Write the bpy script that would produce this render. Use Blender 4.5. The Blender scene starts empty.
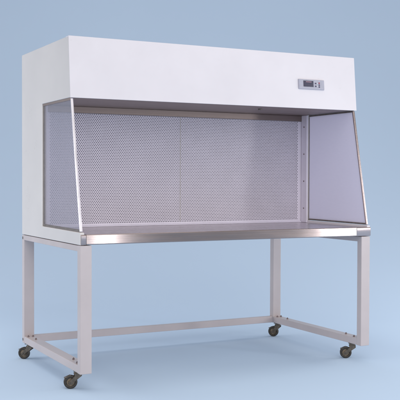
import bpy, bmesh, math, random
from mathutils import Vector, Matrix
random.seed(7)
S = bpy.context.scene
COL = S.collection
# ------------------------------------------------------------------ dimensions (metres)
L, D, H = 1.745, 0.981, 1.750          # width, depth, height
HH = 1.444                             # underside of the header
ZS = 0.7175                            # top of the stand / underside of the cabinet
ZB = 0.092                             # underside of the stand
ZT = 0.770                             # working surface
LW, LD = 0.060, 0.040                  # leg section
YF = 0.665                             # face of the perforated diffuser
TP = 0.022                             # side panel thickness
YAW = 0.4784

# ------------------------------------------------------------------ materials
def mat(name):
    m = bpy.data.materials.new(name); m.use_nodes = True
    nt = m.node_tree; b = nt.nodes['Principled BSDF']
    return m, nt, b
def N(nt, t, **kw):
    n = nt.nodes.new(t)
    for k, v in kw.items():
        if k in n.inputs: n.inputs[k].default_value = v
        else: setattr(n, k, v)
    return n
def coords(nt, scale=(1, 1, 1)):
    tc = N(nt, 'ShaderNodeTexCoord'); mp = N(nt, 'ShaderNodeMapping')
    mp.inputs['Scale'].default_value = scale
    nt.links.new(tc.outputs['Object'], mp.inputs['Vector'])
    return mp.outputs['Vector']
def ramp(nt, fac, stops):
    r = N(nt, 'ShaderNodeValToRGB'); e = r.color_ramp.elements
    while len(e) < len(stops): e.new(0.5)
    for i, (p, c) in enumerate(stops):
        e[i].position = p; e[i].color = (*c, 1) if len(c) == 3 else c
    nt.links.new(fac, r.inputs['Fac']); return r.outputs['Color']
def paint(name, col, var=0.03, rough=0.33, bump=0.02, scuff=0.5):
    m, nt, b = mat(name)
    v = coords(nt, (1, 1, 1))
    n1 = N(nt, 'ShaderNodeTexNoise', Scale=3.0, Detail=5.0, Roughness=0.6); nt.links.new(v, n1.inputs['Vector'])
    lo = tuple(c * (1 - var) for c in col); hi = tuple(min(1, c * (1 + var)) for c in col)
    c = ramp(nt, n1.outputs['Fac'], [(0.3, lo), (0.7, hi)])
    # faint handling marks with shapes of their own
    n2 = N(nt, 'ShaderNodeTexNoise', Scale=38.0, Detail=8.0, Roughness=0.7); nt.links.new(v, n2.inputs['Vector'])
    mk = ramp(nt, n2.outputs['Fac'], [(0.66, (0, 0, 0)), (0.76, (scuff, scuff, scuff))])
    mx = N(nt, 'ShaderNodeMix', data_type='RGBA')
    nt.links.new(mk, mx.inputs['Factor']); nt.links.new(c, mx.inputs[6])
    mx.inputs[7].default_value = (col[0] * .78, col[1] * .74, col[2] * .70, 1)
    nt.links.new(mx.outputs[2], b.inputs['Base Color'])
    rr = N(nt, 'ShaderNodeMapRange'); rr.inputs['To Min'].default_value = rough - .05; rr.inputs['To Max'].default_value = rough + .08
    nt.links.new(n1.outputs['Fac'], rr.inputs['Value']); nt.links.new(rr.outputs['Result'], b.inputs['Roughness'])
    n3 = N(nt, 'ShaderNodeTexNoise', Scale=2.2, Detail=2.0); nt.links.new(v, n3.inputs['Vector'])
    n4 = N(nt, 'ShaderNodeTexNoise', Scale=420.0, Detail=1.0); nt.links.new(v, n4.inputs['Vector'])
    b1 = N(nt, 'ShaderNodeBump', Strength=bump * 12, Distance=0.006); nt.links.new(n3.outputs['Fac'], b1.inputs['Height'])
    b2 = N(nt, 'ShaderNodeBump', Strength=bump * 3, Distance=0.0008); nt.links.new(n4.outputs['Fac'], b2.inputs['Height'])
    nt.links.new(b1.outputs['Normal'], b2.inputs['Normal']); nt.links.new(b2.outputs['Normal'], b.inputs['Normal'])
    return m
def steel(name, col, rough=0.25, scale=(1.5, 260, 260), aniso=0.5, bump=0.10):
    m, nt, b = mat(name)
    v = coords(nt, scale)
    n1 = N(nt, 'ShaderNodeTexNoise', Scale=1.0, Detail=4.0, Roughness=0.6); nt.links.new(v, n1.inputs['Vector'])
    c = ramp(nt, n1.outputs['Fac'], [(0.3, tuple(x * .88 for x in col)), (0.7, tuple(min(1, x * 1.08) for x in col))])
    v2 = coords(nt, (2.2, 9, 9)); n2 = N(nt, 'ShaderNodeTexNoise', Scale=1.0, Detail=3.0); nt.links.new(v2, n2.inputs['Vector'])
    nt.links.new(c, b.inputs['Base Color'])
    b.inputs['Metallic'].default_value = 1; b.inputs['Anisotropic'].default_value = aniso
    rr = N(nt, 'ShaderNodeMapRange'); rr.inputs['To Min'].default_value = rough - .06; rr.inputs['To Max'].default_value = rough + .10
    nt.links.new(n2.outputs['Fac'], rr.inputs['Value']); nt.links.new(rr.outputs['Result'], b.inputs['Roughness'])
    bp = N(nt, 'ShaderNodeBump', Strength=bump, Distance=0.0004); nt.links.new(n1.outputs['Fac'], bp.inputs['Height'])
    b3 = N(nt, 'ShaderNodeBump', Strength=0.25, Distance=0.004); nt.links.new(n2.outputs['Fac'], b3.inputs['Height'])
    nt.links.new(bp.outputs['Normal'], b3.inputs['Normal']); nt.links.new(b3.outputs['Normal'], b.inputs['Normal'])
    return m
def plain(name, col, rough=0.5, metal=0.0, var=0.25, scale=60.0, emit=0):
    m, nt, b = mat(name)
    n1 = N(nt, 'ShaderNodeTexNoise', Scale=scale, Detail=4.0); nt.links.new(coords(nt), n1.inputs['Vector'])
    c = ramp(nt, n1.outputs['Fac'], [(0.3, tuple(x * (1 - var) for x in col)), (0.7, tuple(min(1, x * (1 + var)) for x in col))])
    nt.links.new(c, b.inputs['Base Color']); b.inputs['Roughness'].default_value = rough; b.inputs['Metallic'].default_value = metal
    if emit:
        nt.links.new(c, b.inputs['Emission Color']); b.inputs['Emission Strength'].default_value = emit
    return m

M = {}
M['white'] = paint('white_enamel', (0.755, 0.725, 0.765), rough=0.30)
M['side'] = paint('shaded_white_enamel', (0.70, 0.67, 0.66), rough=0.28)  # white enamel toned down; weaker light on the left put into the colour
M['frame'] = paint('stand_enamel', (0.56, 0.50, 0.505), rough=0.33, var=0.06, scuff=0.8)
M['steel'] = steel('brushed_steel', (0.40, 0.34, 0.33), rough=0.13, aniso=0.0)
M['capsteel'] = steel('cap_steel', (0.45, 0.385, 0.38), rough=0.22, aniso=0.0)
M['worktop'] = steel('worktop_steel', (0.64, 0.60, 0.61), rough=0.26, aniso=0.0)
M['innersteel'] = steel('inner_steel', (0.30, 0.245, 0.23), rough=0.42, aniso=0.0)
M['trim'] = steel('trim_metal', (0.78, 0.76, 0.82), rough=0.30, scale=(60, 60, 2))
M['darktrim'] = plain('dark_gasket', (0.15, 0.13, 0.12), rough=0.45, var=.2)
M['perf'] = plain('diffuser_enamel', (0.79, 0.75, 0.86), rough=0.42, var=.03, scale=8)
M['filter'] = plain('filter_media', (0.33, 0.30, 0.37), rough=0.9, var=.25, scale=90)  # white filter greyed; shade behind the holes is put into the colour
M['seam'] = plain('seam_sealant', (0.46, 0.43, 0.40), rough=0.6, var=.15)
M['bolt'] = plain('bolt_metal', (0.24, 0.19, 0.19), rough=0.4, metal=.6)
M['zinc'] = plain('zinc_plating', (0.17, 0.14, 0.11), rough=0.35, metal=.85, var=.3)
M['rubber'] = plain('wheel_rubber', (0.045, 0.038, 0.030), rough=0.55, var=.35, scale=90)
M['hub'] = plain('wheel_hub', (0.22, 0.165, 0.11), rough=0.4, metal=.5, var=.3)
M['bezel'] = plain('bezel_plastic', (0.42, 0.42, 0.50), rough=0.4, var=.05)
M['screen'] = plain('screen_glass', (0.06, 0.058, 0.095), rough=0.12, var=.1)
M['digit'] = plain('digit_mauve', (0.42, 0.26, 0.32), rough=0.4, var=.05)
M['buttons'] = plain('button_dark', (0.07, 0.06, 0.12), rough=0.4, var=.1)
M['redbutton'] = plain('button_red', (0.35, 0.05, 0.09), rough=0.4, var=.1)
M['buttonpale'] = plain('button_pale', (0.55, 0.55, 0.62), rough=0.4, var=.1)
def glass(name, tint, gloss):
    m, nt, b = mat(name); nt.nodes.remove(b)
    out = nt.nodes['Material Output']
    t = N(nt, 'ShaderNodeBsdfTransparent'); t.inputs['Color'].default_value = (*tint, 1)
    g = N(nt, 'ShaderNodeBsdfGlossy'); g.inputs['Roughness'].default_value = 0.03
    fr = N(nt, 'ShaderNodeFresnel', IOR=1.5)
    mu = N(nt, 'ShaderNodeMath', operation='MULTIPLY'); mu.inputs[1].default_value = gloss
    nt.links.new(fr.outputs['Fac'], mu.inputs[0])
    mx = N(nt, 'ShaderNodeMixShader'); nt.links.new(mu.outputs[0], mx.inputs[0])
    nt.links.new(t.outputs[0], mx.inputs[1]); nt.links.new(g.outputs[0], mx.inputs[2])
    # pale veil added to brighten the pane, a haze put into its colour
    d = N(nt, 'ShaderNodeBsdfDiffuse'); d.inputs['Color'].default_value = (.62, .60, .68, 1)
    n = N(nt, 'ShaderNodeTexNoise', Scale=5.0, Detail=6.0); nt.links.new(coords(nt), n.inputs['Vector'])
    rr = N(nt, 'ShaderNodeMapRange'); rr.inputs['To Min'].default_value = 0.10; rr.inputs['To Max'].default_value = 0.16
    nt.links.new(n.outputs['Fac'], rr.inputs['Value'])
    m2 = N(nt, 'ShaderNodeMixShader'); nt.links.new(rr.outputs['Result'], m2.inputs[0])
    nt.links.new(mx.outputs[0], m2.inputs[1]); nt.links.new(d.outputs[0], m2.inputs[2])
    nt.links.new(m2.outputs[0], out.inputs['Surface'])
    return m
M['glass'] = glass('clear_side_glass', (0.975, 0.965, 0.985), 0.5)
def film():  # clear pane; lavender background seen through it is put into the colour
    m, nt, b = mat('view_film_glass'); out = nt.nodes['Material Output']
    v = coords(nt, (1, 40, 260))
    n = N(nt, 'ShaderNodeTexNoise', Scale=1.0, Detail=3.0); nt.links.new(v, n.inputs['Vector'])
    c = ramp(nt, n.outputs['Fac'], [(0.25, (.76, .745, .83)), (0.75, (.82, .80, .88))])
    nt.links.new(c, b.inputs['Base Color']); b.inputs['Roughness'].default_value = 0.3
    t = N(nt, 'ShaderNodeBsdfTranslucent'); t.inputs['Color'].default_value = (.84, .82, .92, 1)
    mx = N(nt, 'ShaderNodeMixShader'); mx.inputs[0].default_value = 0.5
    nt.links.new(b.outputs[0], mx.inputs[1]); nt.links.new(t.outputs[0], mx.inputs[2])
    nt.links.new(mx.outputs[0], out.inputs['Surface'])
    return m
M['film'] = film()

# ------------------------------------------------------------------ mesh helpers
def link(name, bm, m, parent=None, bevel=0.0, seg=3, smooth=True, kind=None):
    me = bpy.data.meshes.new(name)
    bmesh.ops.recalc_face_normals(bm, faces=bm.faces)
    bm.to_mesh(me); bm.free()
    o = bpy.data.objects.new(name, me); COL.objects.link(o)
    for x in (m if isinstance(m, (list, tuple)) else [m]): me.materials.append(x)
    if parent: o.parent = parent
    if bevel:
        b = o.modifiers.new('bevel', 'BEVEL'); b.width = bevel; b.segments = seg
        b.limit_method = 'ANGLE'; b.angle_limit = math.radians(35); b.harden_normals = True
        if smooth:
            for p in me.polygons: p.use_smooth = True
    if kind: o['kind'] = kind
    return o
def box(bm, x0, x1, y0, y1, z0, z1, mi=0):
    r = bmesh.ops.create_cube(bm, size=1)
    bmesh.ops.scale(bm, vec=(x1 - x0, y1 - y0, z1 - z0), verts=r['verts'])
    bmesh.ops.translate(bm, vec=((x0 + x1) / 2, (y0 + y1) / 2, (z0 + z1) / 2), verts=r['verts'])
    for f in {f for v in r['verts'] for f in v.link_faces}: f.material_index = mi
    return r['verts']
def prism_x(bm, pts, x0, x1, mi=0):      # outline in (y, z) extruded along x
    a = [bm.verts.new((x0, y, z)) for y, z in pts]; b = [bm.verts.new((x1, y, z)) for y, z in pts]
    fs = [bm.faces.new(a), bm.faces.new(b[::-1])]
    n = len(pts)
    for i in range(n): fs.append(bm.faces.new((a[i], a[(i + 1) % n], b[(i + 1) % n], b[i])))
    for f in fs: f.material_index = mi
def cyl(bm, c, axis, r, h, seg=32, mi=0, r2=None):
    q = Vector((0, 0, 1)).rotation_difference(Vector(axis).normalized()).to_matrix().to_4x4()
    res = bmesh.ops.create_cone(bm, cap_ends=True, segments=seg, radius1=r, radius2=r if r2 is None else r2, depth=h,
                                matrix=Matrix.Translation(c) @ q)
    for f in {f for v in res['verts'] for f in v.link_faces}: f.material_index = mi
def strip(bm, p, q, wy, wx):             # bar from p to q (in a yz plane), section wx along x, wy across in plane
    p = Vector(p); q = Vector(q); d = (q - p).normalized(); n = Vector((0, -d.z, d.y)) * wy / 2; xx = Vector((wx / 2, 0, 0))
    vs = []
    for c in (p, q):
        vs.append([bm.verts.new(c + s * n + t * xx) for s, t in ((-1, -1), (1, -1), (1, 1), (-1, 1))])
    a, b = vs
    bm.faces.new(a); bm.faces.new(b[::-1])
    for i in range(4): bm.faces.new((a[i], a[(i + 1) % 4], b[(i + 1) % 4], b[i]))

# ------------------------------------------------------------------ the bench
root = bpy.data.objects.new('clean_bench', None); COL.objects.link(root)
root['label'] = 'white laminar flow clean bench with steel worktop on an open stand with casters'
root['category'] = 'clean bench'
YT, YH = 0.165, 0.138                    # front of the header: top edge, bottom edge

# side panels: white sheet cut in a C around the window
def side(x0, x1, m):
    bm = bmesh.new()
    prism_x(bm, [(D, ZS + .002), (D, H), (YT, H), (YH, HH), (0.602, HH), (0.602, 0.784), (0.010, 0.781), (0.0, 0.779), (0.0, ZS + .002)], x0, x1)
    return link('side_panel', bm, m, root, bevel=0.0035)
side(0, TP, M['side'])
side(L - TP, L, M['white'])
# rear body (top, back, columns inside the side panels)
bm = bmesh.new()
box(bm, TP + .001, L - TP - .001, 0.76, D - .002, ZS + .003, H - .003)
link('cabinet_body', bm, M['white'], root, bevel=0.003)
# top sheet + header front, folded
bm = bmesh.new()
t = .004
prism_x(bm, [(0.76, H - .002), (YT, H - .002), (YH, HH + .001), (YH + .020, HH + .001), (YH + .020, HH + .006), (YH + .006, HH + .006), (YT + .006, H - .008), (0.76, H - .008)],
        TP + .0005, L - TP - .0005)
hd = link('header_panel', bm, M['white'], root, bevel=0.002)
# header front runs over the edges of the side panels (folded flange)
bm = bmesh.new()
prism_x(bm, [(YT - .0018, H + .0012), (YH - .0028, HH - .0018), (YH + .004, HH - .0018), (YH + .0035, HH + .002), (YT + .003, H - .0045), (YT + .040, H - .0045), (YT + .040, H + .0012)], -0.0015, L + .0015)
link('header_front', bm, M['white'], root, bevel=0.0016)
# underside of header
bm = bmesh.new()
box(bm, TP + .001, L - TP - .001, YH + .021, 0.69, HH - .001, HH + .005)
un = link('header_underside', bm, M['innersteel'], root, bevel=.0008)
bm = bmesh.new()
cyl(bm, (1.19, 0.30, HH - .004), (0, 0, 1), .011, .010, 20)
link('nozzle', bm, M['darktrim'], un, bevel=.001)
# steel band above the diffuser
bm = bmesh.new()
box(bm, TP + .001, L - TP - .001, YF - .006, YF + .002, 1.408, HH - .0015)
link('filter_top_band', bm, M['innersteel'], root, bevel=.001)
# inner return walls between side glass and diffuser
for a, b, in ((TP + .0005, TP + .010), (L - TP - .010, L - TP - .0005)):
    bm = bmesh.new()
    box(bm, a, b, 0.600, YF - .007, ZT + .001, HH - .002)
    o = link('side_return', bm, M['perf'], root, bevel=.001)
    # screw heads
    s = 1 if a < 1 else -1
    xx = b if a < 1 else a
    for z in (.86, 1.03, 1.20, 1.37):
        bm = bmesh.new(); cyl(bm, (xx + s * .001, .628, z), (1, 0, 0), .0045, .003, 12)
        link('screw', bm, M['bolt'], o)

# perforated diffuser: real holes, staggered rows
def diffuser():
    px, pz, r = 0.0112, 0.0086, 0.0031
    x0, x1, z0, z1 = 0.062, L - TP - 0.030, 0.788, 1.406
    nx = int((x1 - x0) / px); nz = int((z1 - z0) / pz)
    px = (x1 - x0) / nx; pz = (z1 - z0) / nz
    verts, faces = [], []
    oct_ = [(1.18 * math.cos(a), 0.94 * math.sin(a)) for a in [math.radians(22.5 + 45 * k) for k in range(8)]]
    for j in range(nz):
        off = 0.5 if j % 2 else 0.0
        cols = nx if not off else nx - 1
        zc = z0 + (j + .5) * pz
        if off:
            for xa, xb in ((x0, x0 + px / 2), (x1 - px / 2, x1)):
                k = len(verts)
                verts += [(xa, YF, zc - pz / 2), (xb, YF, zc - pz / 2), (xb, YF, zc + pz / 2), (xa, YF, zc + pz / 2)]
                faces.append((k, k + 1, k + 2, k + 3))
        for i in range(cols):
            xc = x0 + (i + .5 + off) * px
            k = len(verts); hx, hz = px / 2, pz / 2
            verts += [(xc + c * r, YF, zc + s * r) for c, s in oct_]
            verts += [(xc + hx, YF, zc + hz), (xc - hx, YF, zc + hz), (xc - hx, YF, zc - hz), (xc + hx, YF, zc - hz)]
            # ring verts: 0:22.5 1:67.5 2:112.5 3:157.5 4:202.5 5:247.5 6:292.5 7:337.5
            faces += [(k + 8, k + 1, k + 0), (k + 8, k + 9, k + 2, k + 1), (k + 9, k + 3, k + 2), (k + 9, k + 10, k + 4, k + 3),
                      (k + 10, k + 5, k + 4), (k + 10, k + 11, k + 6, k + 5), (k + 11, k + 7, k + 6), (k + 11, k + 8, k + 0, k + 7)]
            # hole wall
            kk = len(verts)
            verts += [(xc + c * r, YF + .0025, zc + s * r) for c, s in oct_]
            for q in range(8): faces.append((k + q, k + (q + 1) % 8, kk + (q + 1) % 8, kk + q))
    # plain margins
    def quad(a, b, c, d):
        k = len(verts); verts.extend([(a, YF, c), (b, YF, c), (b, YF, d), (a, YF, d)]); faces.append((k, k + 1, k + 2, k + 3))
    xa, xb = TP + .001, L - TP - .001
    quad(xa, x0, z0, z1); quad(x1, xb, z0, z1); quad(xa, xb, ZT + .001, z0)
    me = bpy.data.meshes.new('filter_grille'); me.from_pydata(verts, [], faces); me.materials.append(M['perf'])
    o = bpy.data.objects.new('filter_grille', me); COL.objects.link(o); o.parent = root
    return o
gr = diffuser()
bm = bmesh.new(); box(bm, TP + .002, L - TP - .002, YF + .014, YF + .060, ZT + .004, 1.42)
link('filter_media', bm, M['filter'], root)
bm = bmesh.new()                         # bottom lip of the diffuser: a thin bright fold lying on the worktop
prism_x(bm, [(YF - .001, ZT + .001), (YF - .016, ZT + .001), (YF - .0145, ZT + .004), (YF - .004, ZT + .010), (YF - .001, ZT + .018)], TP + .012, L - TP - .012)
link('grille_lip', bm, M['perf'], gr, bevel=.001)
bm = bmesh.new(); box(bm, .862, .8645, YF - .0012, YF + .003, .790, 1.404)   # joint of the two diffuser sheets
link('sheet_joint', bm, M['seam'], gr)
# worktop -----------------------------------------------------------
bm = bmesh.new()
box(bm, TP + .0005, L - TP - .0005, 0.012, 0.700, ZT - .003, ZT)
wt = link('worktop', bm, M['worktop'], root, bevel=.001)
bm = bmesh.new()
n = 60
zt, zb = ZT + .001, ZS + .004
prev = None
xa, xb = 0.006, L - .003
for i in range(1):
    prism_x(bm, [(0.030, zt - .0035), (0.030, zt), (-0.001, zt), (-.0045, zt - .003), (-.0045, zb + .003), (-.002, zb), (.014, zb), (.014, zb + .002), (.0, zb + .002), (0, zt - .0035)], 0.0305, L - .098)
link('worktop_edge', bm, M['steel'], wt, bevel=.0012)
for a, b in ((0.003, 0.030), (L - .0975, L + .001)):
    bm = bmesh.new()
    prism_x(bm, [(0.030, zt - .004), (0.030, zt - .0003), (0.0, zt - .0003), (-.0052, zt - .004), (-.0052, zb + .003), (-.003, zb - .001), (.010, zb - .001), (.010, zt - .004)], a, b)
    link('worktop_end_cap', bm, M['capsteel'], wt, bevel=.003)
bm = bmesh.new(); box(bm, LW + .001, L - LW - .001, .035, .95, ZS + .001, ZT - .004)
link('worktop_core', bm, M['innersteel'], wt)

# side glass ----------------------------------------------------------
G = [(0.600, HH - .004), (YH + .010, HH - .004), (0.024, 0.785), (0.600, 0.787)]
for k, (xg, m) in enumerate(((0.008, M['glass']), (L - .014, M['film']))):
    bm = bmesh.new(); prism_x(bm, G, xg, xg + .005)
    g = link('side_glass', bm, m, root)
    g['label'] = 'clear side glass' if k == 0 else 'side glass with painted lavender view'
    xm = xg + .0025
    bm = bmesh.new(); strip(bm, (xm, YH + .012, HH - .003), (xm, 0.016, 0.783), .010, .013)
    link('front_trim', bm, M['trim'] if k == 0 else M['capsteel'], g, bevel=.003)
    bm = bmesh.new()
    strip(bm, (xm, 0.020, 0.788), (xm, 0.600, 0.791), .009, .010)
    link('bottom_trim', bm, M['darktrim'], g, bevel=.001)
    bm = bmesh.new()
    strip(bm, (xm, 0.150, HH - .006), (xm, 0.600, HH - .006), .010 if k else .012, .010)
    link('top_trim', bm, M['innersteel'] if k == 0 else M['darktrim'], g, bevel=.001)
    bm = bmesh.new()
    strip(bm, (xm, .597, 0.797), (xm, .597, HH - .013), .006, .008)
    link('rear_trim', bm, M['darktrim'], g, bevel=.001)

# control panel ---------------------------------------------------------
def hy(z): return YH - .0028 + (z - (HH - .0018)) / (H + .0012 - HH + .0018) * (YT - YH + .001)
px0, px1, pz0, pz1 = 1.347, 1.520, 1.551, 1.607
def face_box(bm, x0, x1, z0, z1, d0, d1, mi=0):
    prism_x(bm, [(hy(z0) - d0, z0), (hy(z1) - d0, z1), (hy(z1) - d1, z1), (hy(z0) - d1, z0)], x0, x1, mi)
bm = bmesh.new(); face_box(bm, px0, px1, pz0, pz1, -.002, .009)
cp = link('control_panel', bm, M['bezel'], root, bevel=.003)
bm = bmesh.new(); face_box(bm, px0 + .030, px0 + .098, pz0 + .014, pz1 - .008, .0085, .0105)
link('screen', bm, M['screen'], cp, bevel=.001)
bm = bmesh.new()
face_box(bm, px0 + .046, px0 + .084, pz1 - .0165, pz1 - .0125, .010, .0113)
link('indicator_bar', bm, M['digit'], cp)
for (bx, bz, mm) in ((.108, .034, 'buttons'), (.108, .018, 'buttons'), (.119, .034, 'buttonpale'), (.119, .018, 'buttonpale'), (.133, .037, 'redbutton'), (.133, .026, 'buttons'), (.133, .015, 'buttons')):
    bm = bmesh.new(); face_box(bm, px0 + bx, px0 + bx + .0085, pz0 + bz - .003, pz0 + bz + .0045, .0085, .0112)
    link('button', bm, M[mm], cp, bevel=.001)

# stand -----------------------------------------------------------------
RZ0, RZ1 = ZB, ZB + 0.040                # bottom rail
for x0 in (0.0, L - LW):
    for y0 in (0.0, D - LD):
        bm = bmesh.new(); box(bm, x0, x0 + LW, y0, y0 + LD, ZB, ZS)
        lg = link('leg', bm, M['frame'], root, bevel=.003)
    xi = .0012
    bm = bmesh.new(); box(bm, x0 + xi, x0 + LW - xi, LD - .001, D - LD + .001, RZ0 + .001, RZ1)
    rl = link('bottom_rail', bm, M['frame'], root, bevel=.0025)
    bm = bmesh.new(); box(bm, x0 + xi, x0 + LW - xi, LD - .001, D - LD + .001, ZS - .030, ZS - .001)
    link('top_rail', bm, M['frame'], root, bevel=.0025)
    for (yy) in (0.085, 0.18, D - 0.07, D - 0.17):
        for q in (0.030,) if yy in (.18, D - .17) else (.016, .044):
            bm = bmesh.new()
            cyl(bm, (x0 + q, yy, RZ1 + .003), (0, 0, 1), .006, .006, 6)
            cyl(bm, (x0 + q, yy, RZ1 + .0075), (0, 0, 1), .0035, .005, 12)
            link('bolt', bm, M['bolt'], rl)
    # dark rubber plug in the open end of the rear corner
    for z in (ZS - .018, RZ0 + .020):
        bm = bmesh.new(); cyl(bm, (x0 + (.0 if x0 == 0 else LW), D - .016, z), (1, 0, 0), .008, .003, 16)
        link('plug', bm, M['darktrim'], root)
bm = bmesh.new(); box(bm, LW - .001, L - LW + .001, D - LD + .003, D - .001, RZ0 + .0015, RZ1 + .002)
link('cross_rail', bm, M['frame'], root, bevel=.0025)

# casters ---------------------------------------------------------------
def caster(stem, wheel, yaw):
    # local frame: stem axis at origin, wheel hangs to -x
    e = bpy.data.objects.new('caster', None); COL.objects.link(e); e.parent = root
    e.location = (stem[0], stem[1], 0)
    v = Vector((wheel[0] - stem[0], wheel[1] - stem[1], 0)); tr = v.length; e.rotation_euler = (0, 0, math.atan2(v.y, v.x))
    R = .034
    bm = bmesh.new()
    box(bm, -.022, .022, -.022, .022, ZB - .004, ZB - .0005)
    cyl(bm, (0, 0, ZB - .009), (0, 0, 1), .017, .010, 28)
    cyl(bm, (0, 0, ZB - .016), (0, 0, 1), .020, .005, 28)
    link('swivel_plate', bm, M['zinc'], e, bevel=.0008)
    bm = bmesh.new()
    for s in (-1, 1):
        y0 = s * .0155
        pts = [(-.020, .075), (.018, .075), (.016, .064), (tr + .013, .034), (tr + .008, .022), (tr - .008, .022), (tr - .015, .034), (-.020, .064)]
        a = [bm.verts.new((x, y0 - .0012, z)) for x, z in pts]; b = [bm.verts.new((x, y0 + .0012, z)) for x, z in pts]
        bm.faces.new(a); bm.faces.new(b[::-1]); nn = len(pts)
        for i in range(nn): bm.faces.new((a[i], a[(i + 1) % nn], b[(i + 1) % nn], b[i]))
    box(bm, -.020, .018, -.0165, .0165, .0738, .0765)
    cyl(bm, (tr, 0, R), (0, 1, 0), .0045, .042, 14)
    link('fork', bm, M['zinc'], e, bevel=.0006)
    bm = bmesh.new()                     # tyre: lathe around local y
    prof = [(.020, -.0115), (R - .003, -.0115), (R - .0008, -.009), (R, -.005), (R, .005), (R - .0008, .009), (R - .003, .0115), (.020, .0115)]
    seg = 40; rings = []
    for k in range(seg):
        a = 2 * math.pi * k / seg
        rings.append([bm.verts.new((tr + r * math.cos(a), y, R + r * math.sin(a))) for r, y in prof])
    for k in range(seg):
        p, q = rings[k], rings[(k + 1) % seg]
        for i in range(len(prof)): bm.faces.new((p[i], p[(i + 1) % len(prof)], q[(i + 1) % len(prof)], q[i]))
    w = link('wheel', bm, M['rubber'], e)
    for p in w.data.polygons: p.use_smooth = True
    bm = bmesh.new(); cyl(bm, (tr, 0, R), (0, 1, 0), .0203, .018, 32); cyl(bm, (tr, 0, R), (0, 1, 0), .009, .026, 20)
    link('hub', bm, M['hub'], e, bevel=.0008)
    # brake pedal
    bm = bmesh.new()
    vs = box(bm, tr + .000, tr + .034, -.013, .013, .066, .069)
    bmesh.ops.rotate(bm, verts=vs, cent=(tr, 0, .067), matrix=Matrix.Rotation(math.radians(22), 3, 'Y'))
    link('brake_pedal', bm, M['zinc'], e, bevel=.0008)
    return e
caster((0.030, 0.120), (-0.004, 0.128), 0)
caster((0.030, 0.930), (0.004, 0.955), 0)
caster((L - .030, 0.120), (L - .060, 0.142), 0)
caster((L - .030, 0.930), (L - .050, 0.950), 0)

# ------------------------------------------------------------------ studio sweep
def backdrop():
    prof = []
    prof.append((-9.0, 0.0)); prof.append((-4.0, 0.0)); 
    yw, r = 7.5, 6.0
    for k in range(49):
        a = math.radians(90 * k / 48)
        prof.append((yw - r + r * math.sin(a), r - r * math.cos(a)))
    prof.append((yw, 10.0))
    bm = bmesh.new(); rows = []
    for y, z in prof:
        rows.append([bm.verts.new((x, y, z)) for x in (-12, 0, 12)])
    for a, b in zip(rows, rows[1:]):
        for i in range(2): bm.faces.new((a[i], a[i + 1], b[i + 1], b[i]))
    m, nt, b = mat('blue_backdrop_paper')
    n = N(nt, 'ShaderNodeTexNoise', Scale=0.8, Detail=6.0, Roughness=0.55); nt.links.new(coords(nt), n.inputs['Vector'])
    c = ramp(nt, n.outputs['Fac'], [(0.3, (.545, .69, .875)), (0.7, (.555, .702, .885))])
    nt.links.new(c, b.inputs['Base Color']); b.inputs['Roughness'].default_value = 0.95
    b.inputs['Specular IOR Level'].default_value = 0.1
    o = link('studio_backdrop', bm, m, kind='structure')
    for p in o.data.polygons: p.use_smooth = True
    o.location = (0.85, 0.5, 0); o.rotation_euler = (0, 0, -YAW)
    return o
backdrop()

# ------------------------------------------------------------------ light
W = bpy.data.worlds.new('World'); S.world = W; W.use_nodes = True
bg = W.node_tree.nodes['Background']; bg.inputs['Color'].default_value = (1.0, 0.97, 0.97, 1); bg.inputs['Strength'].default_value = 0.55
def area(name, loc, target, sx, sy, watts, col=(1, 1, 1)):
    l = bpy.data.lights.new(name, 'AREA'); l.shape = 'RECTANGLE'; l.size = sx; l.size_y = sy; l.energy = watts; l.color = col
    o = bpy.data.objects.new(name, l); COL.objects.link(o); o.location = loc
    d = Vector(target) - Vector(loc); o.rotation_euler = d.to_track_quat('-Z', 'Y').to_euler()
    return o
area('softbox_right', (3.95, -3.2, 1.35), (1.0, 0.3, 1.2), .32, 2.3, 26, (1, .99, 1))
area('strip_light', (1.60, -3.75, 1.05), (.2, 0, .9), .10, 2.0, 7, (1, .99, 1))
area('key_softbox', (-1.0, -6.0, 2.4), (.9, .4, .5), 3.5, 2.5, 68, (1, .99, .99))
area('side_softbox', (-4.2, 0.6, 1.6), (0.5, .6, .4), 2.2, 2.6, 8, (1, .99, .97))
area('floor_softbox_left', (-2.3, 2.0, 1.0), (0.9, .5, 0), 1.8, .8, 28, (1, .96, .91))
area('floor_softbox_right', (4.7, -0.5, 1.2), (0.9, .6, 0), 2.0, .9, 36, (1, .96, .91))
area('front_softbox', (-0.6, -4.2, 4.6), (1.0, -.2, 0), 3.5, 3.5, 74, (1, .96, .92))
area('top_softbox', (0.5, 0.8, 6.5), (0.9, 1.6, 0), 6, 5, 65, (1, .96, .91))

# ------------------------------------------------------------------ camera
cam = bpy.data.cameras.new('camera'); co = bpy.data.objects.new('camera', cam); COL.objects.link(co)
cam.sensor_width = 36; cam.lens = 901.889 / 400 * 36; cam.clip_end = 200
pit, rol = -0.0231, 0.003
fwd = Vector((math.sin(YAW) * math.cos(pit), math.cos(YAW) * math.cos(pit), math.sin(pit)))
r = Vector((math.cos(YAW), -math.sin(YAW), 0)); u = r.cross(fwd)
r2 = r * math.cos(rol) + u * math.sin(rol); u2 = -r * math.sin(rol) + u * math.cos(rol)
mt = Matrix((r2, u2, -fwd)).transposed().to_4x4(); mt.translation = (-1.486, -4.1195, 1.0407)
co.matrix_world = mt
S.camera = co
S.view_settings.view_transform = 'Standard'; S.view_settings.look = 'None'; S.view_settings.exposure = 0; S.view_settings.gamma = 1
S.render.engine = 'CYCLES'
